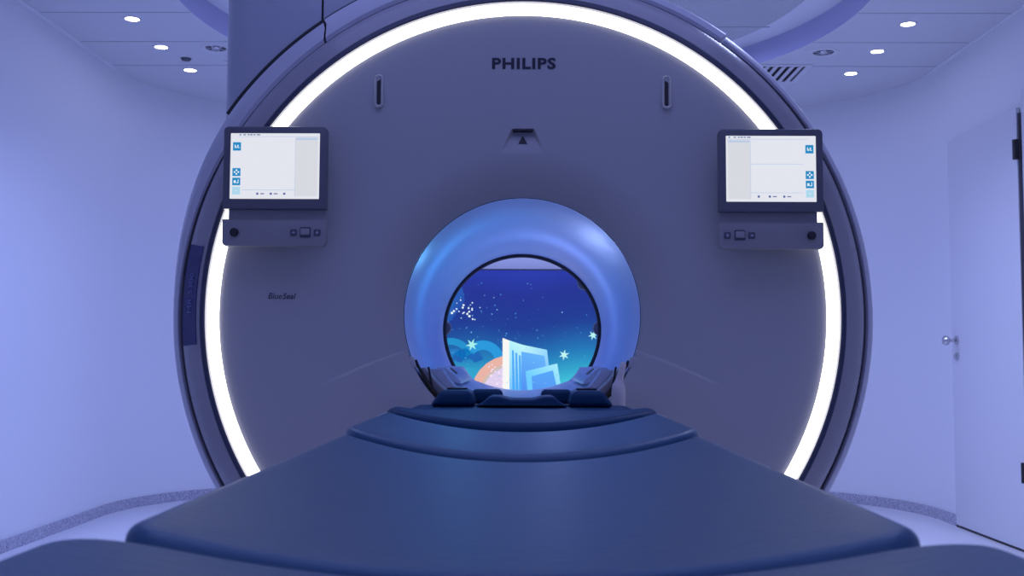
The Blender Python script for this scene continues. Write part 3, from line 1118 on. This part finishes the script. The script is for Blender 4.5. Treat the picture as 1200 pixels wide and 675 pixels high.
console(323, 148, -1, 'left touch screen console with lit page, blue icons along its left edge')
console(903, 151, 1, 'right touch screen console with lit page, blue icons along its right edge')

# ------------------------------------------------------------------ patient table
TZ = 0.791          # lowest line of the cradle-shaped mattress top


def top_z(x, base=TZ, rise=0.036, half=0.30):
    t = min(1.12, abs(x) / half)
    return base + rise * t * t


def seg_dist(P, poly):
    A = np.array(poly); B = np.roll(A, -1, axis=0)
    d = B - A
    L = (d ** 2).sum(1)
    best = np.full(len(P), 1e9)
    for i in range(len(A)):
        if L[i] < 1e-12: continue
        t = np.clip(((P - A[i]) @ d[i]) / L[i], 0, 1)
        q = A[i] + t[:, None] * d[i]
        best = np.minimum(best, np.hypot(*(P - q).T))
    return best


def pad_mesh(name, outline, zf, thick, r, crown=0.0):
    """soft pad: outline (x, y), top height zf(x, y), bottom flat-ish following it, edge radius r"""
    out = np.array(outline)
    c = out.mean(0)
    rings = [1 - 0.9 * (1 - math.cos(PI / 2 * k / 20)) if False else s for s in
             [1.0, 0.997, 0.992, 0.985, 0.975, 0.962, 0.947, 0.93, 0.91, 0.885, 0.855, 0.82, 0.77, 0.70, 0.61, 0.5, 0.38, 0.26, 0.14, 0.05]]
    n_ = len(out)
    vs, fs = [], []
    for s in rings:
        P = c + (out - c) * s
        d = seg_dist(P, out)
        for (x, y), dd in zip(P, d):
            q = min(dd, r)
            drop = r - math.sqrt(max(0, r * r - (r - q) ** 2))
            cr = crown * (1 - math.exp(-dd / 0.06))
            vs.append((x, y, zf(x, y) - drop + cr))
    m_ = len(rings)
    for a in range(m_ - 1):
        for k in range(n_):
            k2 = (k + 1) % n_
            fs.append((a * n_ + k, a * n_ + k2, (a + 1) * n_ + k2, (a + 1) * n_ + k))
    fs.append(tuple((m_ - 1) * n_ + k for k in range(n_)))
    # side and underside
    b0 = len(vs)
    for s, dz in ((1.0, thick - r * 0.5), (0.985, thick - 0.003), (0.96, thick), (0.5, thick), (0.1, thick)):
        P = c + (out - c) * s
        for (x, y) in P:
            vs.append((x, y, zf(x, y) - dz))
    for k in range(n_):
        k2 = (k + 1) % n_
        fs.append((k, b0 + k, b0 + k2, k2))
    for a in range(4):
        for k in range(n_):
            k2 = (k + 1) % n_
            fs.append((b0 + a * n_ + k, b0 + (a + 1) * n_ + k, b0 + (a + 1) * n_ + k2, b0 + a * n_ + k2))
    fs.append(tuple(b0 + 4 * n_ + k for k in range(n_)))
    return pymesh(name, vs, fs, 60)


def pad_outline(w0, w1, y0, y1, bow0=0.0, bow1=0.0, rc0=0.05, rc1=0.05, n=24):
    """near edge half-width w0 at y0, far edge half-width w1 at y1; bows push edges toward the camera"""
    pts = []
    raw = rrect(-1, 1, -1, 1, 0.0001, 1)
    # build with rounded corners explicitly
    def corner_pts(cx, cy, r, a0):
        return [(cx + r * math.cos(R(a0 + 90 * k / 8)), cy + r * math.sin(R(a0 + 90 * k / 8))) for k in range(9)]
    pts += corner_pts(w1 - rc1, y1 - rc1, rc1, 0)
    pts += [(w1 - rc1 - (2 * w1 - 2 * rc1) * k / n, y1) for k in range(1, n)]
    pts += corner_pts(-w1 + rc1, y1 - rc1, rc1, 90)
    for k in range(1, n):
        t = k / n
        pts.append((-w1 + (w1 - w0) * t, (y1 - rc1) + (y0 + rc0 - y1 + rc1) * t))
    pts += corner_pts(-w0 + rc0, y0 + rc0, rc0, 180)
    pts += [(-w0 + rc0 + (2 * w0 - 2 * rc0) * k / n, y0) for k in range(1, n)]
    pts += corner_pts(w0 - rc0, y0 + rc0, rc0, 270)
    for k in range(1, n):
        t = k / n
        pts.append((w0 + (w1 - w0) * t, (y0 + rc0) + (y1 - rc1 - y0 - rc0) * t))
    res = []
    for x, y in pts:
        t = (y - y0) / (y1 - y0)
        sh = bow0 * (1 - t) + bow1 * t
        res.append((x, y - sh * (1 - (x / max(w0, w1)) ** 2)))
    return res


PADG = 'blue mattress sections on the patient table'
foot = link('mattress_pad', pad_mesh('foot_pad', pad_outline(0.324, 0.324, 0.14, 0.786, 0, 0, 0.06, 0.065),
                                     lambda x, y: top_z(x, 0.789, 0.034), 0.05, 0.010), M['vinyl'])
tag(foot, 'wide blue vinyl foot section of the table mattress, nearest the viewer', 'mattress', PADG)
mid = link('mattress_pad', pad_mesh('body_pad', pad_outline(0.303, 0.303, 0.790, 1.806, 0.0, 0.12, 0.040, 0.03),
                                    lambda x, y: top_z(x), 0.05, 0.016, 0.004), M['vinyl'])
tag(mid, 'long blue vinyl body section of the mattress, just beyond the wide foot section', 'mattress', PADG)
sh = link('mattress_pad', pad_mesh('shoulder_pad', pad_outline(0.303, 0.303, 1.810, 2.356, 0.12, 0.12, 0.03, 0.03),
                                   lambda x, y: top_z(x) + 0.010, 0.045, 0.016, 0.004), M['vinyl'])
tag(sh, 'short blue vinyl shoulder section between the long mattress section and the darker head section', 'mattress', PADG)


def head_z(x, y):
    f = sstep(2.45, 2.70, y)
    return 0.818 + 0.026 * min(1.1, abs(x) / 0.3) ** 2 * (1 - f) + 0.006 * f


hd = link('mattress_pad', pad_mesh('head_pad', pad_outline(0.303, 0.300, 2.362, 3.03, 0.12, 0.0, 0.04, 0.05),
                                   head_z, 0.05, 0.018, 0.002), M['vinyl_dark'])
tag(hd, 'darker blue vinyl head section of the mattress carrying the head cushions', 'mattress', PADG)

# table: frame, rails, end blocks, clips, pedestal
tab = empty('patient_table', (0, 1.7, 0), 'pale grey docked patient table under the blue mattress, leading into the bore', 'patient table')
TINV = Matrix.Translation(tab.location).inverted()


def tpart(name, me, m):
    o = link(name, me, m); o.parent = tab; o.matrix_parent_inverse = TINV
    return o


# tabletop with cradle-shaped upper face
up = [(-0.295 + 0.59 * k / 24, top_z(-0.295 + 0.59 * k / 24) - 0.0515) for k in range(25)]
bm = bmesh.new()
add_prism(bm, up + [(0.295, 0.66), (0.24, 0.63), (-0.24, 0.63), (-0.295, 0.66)], 0.80, 3.06)
tpart('tabletop', bmmesh('tabletop', bm, 30), M['frame'])
bm = bmesh.new()
add_prism(bm, [(-0.315, 0.737), (0.315, 0.737), (0.315, 0.66), (0.26, 0.63), (-0.26, 0.63), (-0.315, 0.66)], 0.16, 0.795, 0.01, 2)
tpart('foot_shelf', bmmesh('foot_shelf', bm, 30), M['frame'])
for sx in (-1, 1):
    bm = bmesh.new()
    add_box(bm, *sorted((sx * 0.298, sx * 0.318)), 1.0, 3.0, 0.70, 0.765, 0.006)
    tpart('side_rail', bmmesh('side_rail', bm), M['frame'])
    bm = bmesh.new()
    add_box(bm, *sorted((sx * 0.319, sx * 0.362)), 2.66, 3.02, 0.72, 0.812, 0.006)
    tpart('end_block', bmmesh('end_block', bm), M['frame'])
    bm = bmesh.new()
    add_prism(bm, [(sx * 0.304, 0.765), (sx * 0.330, 0.765), (sx * 0.326, 0.795), (sx * 0.314, 0.812), (sx * 0.304, 0.812)], 1.84, 1.91, 0.003, 2)
    tpart('strap_clip', bmmesh('strap_clip', bm), M['black'])
bm = bmesh.new()
add_prism(bm, rrect(-0.20, 0.20, 1.35, 2.55, 0.10), 0.10, 0.632, axis='Z')
tpart('pedestal', bmmesh('pedestal', bm, 30), M['frame'])
bm = bmesh.new()
add_prism(bm, rrect(-0.32, 0.32, 1.0, 2.85, 0.10), 0.05, 0.10, 0.008, 2, axis='Z')
tpart('base_plate', bmmesh('base_plate', bm, 30), M['frame'])
for sx in (-1, 1):
    for yy in (1.15, 2.65):
        bm = bmesh.new()
        add_prism(bm, [(yy + 0.05 * math.cos(2 * PI * k / 24), 0.0501 + 0.05 * math.sin(2 * PI * k / 24)) for k in range(24)], sx * 0.27 - 0.02, sx * 0.27 + 0.02, 0.006, 2, axis='X')
        tpart('castor', bmmesh('castor', bm), M['black'])

# head cushions
HG = 'small dark blue head cushions at the bore mouth'


def block_pad(name, bottom, top, y0, y1, z0, z1, bev):
    """cushion with slanted sides: bottom (x0, x1), top (x0, x1)"""
    bm = bmesh.new()
    add_prism(bm, [(bottom[0], z0), (bottom[1], z0), (top[1], z1), (top[0], z1)], y0, y1, bev, 5)
    return bmmesh(name, bm, 60)


ZH = 0.8275
for sx in (-1, 1):
    b = sorted((sx * 0.245, sx * 0.122)); t = sorted((sx * 0.215, sx * 0.135))
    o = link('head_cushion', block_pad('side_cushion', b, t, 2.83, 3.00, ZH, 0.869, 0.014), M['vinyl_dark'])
    tag(o, 'larger wedge-shaped head cushion on the %s side of the head section' % side[sx], 'cushion', HG)
    bm = bmesh.new()
    add_box(bm, *sorted((sx * 0.150, sx * 0.205)), 2.93, 2.985, 0.8695, 0.8735, 0.0015)
    link('pull_tab', bmmesh('pull_tab', bm), M['black'], o)
    b = sorted((sx * 0.140, sx * 0.050)); t = sorted((sx * 0.140, sx * 0.056))
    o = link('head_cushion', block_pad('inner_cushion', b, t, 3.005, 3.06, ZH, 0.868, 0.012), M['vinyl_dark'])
    tag(o, 'smaller rounded cushion behind the head rest, next to the %s wedge cushion' % side[sx], 'cushion', HG)
# centre head rest with a dip
bm = bmesh.new()
n_ = 24
prof = []
for k in range(n_ + 1):
    x = -0.118 + 0.236 * k / n_
    u = abs(x) / 0.118
    z = 0.847 + 0.008 * sstep(0.2, 0.55, u) - 0.024 * sstep(0.66, 1.0, u)
    prof.append((x, z))
add_prism(bm, [(-0.118, ZH - 0.0014)] + prof + [(0.118, ZH - 0.0014)], 2.80, 2.97, 0.006, 3)
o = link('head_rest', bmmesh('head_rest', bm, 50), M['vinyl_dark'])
tag(o, 'dark blue centre head rest with a shallow dip between the wedge cushions', 'head rest')

# upright grey handle on the right
c = at(725, 474, 3.10)
bm = bmesh.new()
pts = [(0, 0, -0.03), (0, 0, 0.0), (0, 0, 0.04), (0.0, 0, 0.056), (0.002, 0, 0.066), (0.005, 0, 0.08), (0.011, 0, 0.105), (0.014, 0, 0.118), (0.015, 0, 0.123)]
rr = [0.0195, 0.0205, 0.0205, 0.018, 0.0125, 0.0105, 0.0095, 0.0085, 0.004]
add_tube(bm, [(c.x + p[0], 3.10, c.z + p[2]) for p in pts], rr, 20, (0, 1, 0))
o = link('upright_handle', bmmesh('upright_handle', bm, 60), M['handle'])
tag(o, 'pale grey upright bulb-shaped handle beside the right wedge cushion', 'handle')
bm = bmesh.new()
add_box(bm, c.x - 0.03, c.x + 0.03, 3.062, 3.14, c.z - 0.055, c.z - 0.028, 0.006)
link('handle_base', bmmesh('handle_base', bm), M['frame'], o)

# ------------------------------------------------------------------ light
W = bpy.data.worlds.new('world'); S.world = W
W.use_nodes = True
bg = W.node_tree.nodes['Background']
bg.inputs['Color'].default_value = (0.30, 0.36, 1.0, 1)
bg.inputs['Strength'].default_value = 0.5


def area(name, loc, rot, sx, sy, power, color, spread=180):
    l = bpy.data.lights.new(name, 'AREA')
    l.shape = 'RECTANGLE'; l.size = sx; l.size_y = sy
    l.energy = power; l.color = color; l.spread = R(spread)
    o = bpy.data.objects.new(name, l)
    COL.objects.link(o)
    o.location = loc; o.rotation_euler = rot
    return o


VIO = (0.36, 0.42, 1.0)
# unseen lamps added for violet ambient light, above table, behind camera and past scanner
area('ceiling_fill', (0, 2.0, CEIL + TRAY_H - 0.05), (0, 0, 0), 2.4, 2.4, 20, VIO)
area('ceiling_fill', (0, -0.9, CEIL - 0.02), (R(-15), 0, 0), 3.0, 1.6, 24, VIO)
area('wall_fill', (-1.25, 4.5, CEIL + TRAY_H - 0.05), (0, 0, 0), 0.3, 2.0, 28, (0.36, 0.45, 1.0), 125)  # unseen pair added to brighten the side walls beyond the scanner front
area('wall_fill', (1.25, 4.5, CEIL + TRAY_H - 0.05), (0, 0, 0), 0.3, 2.0, 28, (0.50, 0.57, 1.0), 125)
area('rear_fill', (0, 6.3, CEIL + TRAY_H - 0.05), (0, 0, 0), 2.0, 0.8, 34, VIO)  # added to lift the back wall around the display


def point(name, loc, power, color):
    l = bpy.data.lights.new(name, 'POINT')
    l.energy = power; l.color = color; l.shadow_soft_size = 0.0
    o = bpy.data.objects.new(name, l); COL.objects.link(o); o.location = loc
    return o


# in-bore lighting
point('bore_lamp', (-0.17, 3.60, AZ + 0.11), 0.5, (0.12, 0.50, 1.0))
point('bore_lamp', (0.10, 4.05, AZ + 0.13), 0.8, (0.35, 0.48, 1.0))

# ------------------------------------------------------------------ view
S.view_settings.view_transform = 'Standard'
S.view_settings.look = 'None'
S.view_settings.gamma = 1
S.view_settings.exposure = 0
S.view_settings.use_curve_mapping = False
try:
    S.cycles.use_denoising = True
    S.cycles.max_bounces = 8
    S.cycles.sample_clamp_indirect = 4.0
except Exception:
    pass
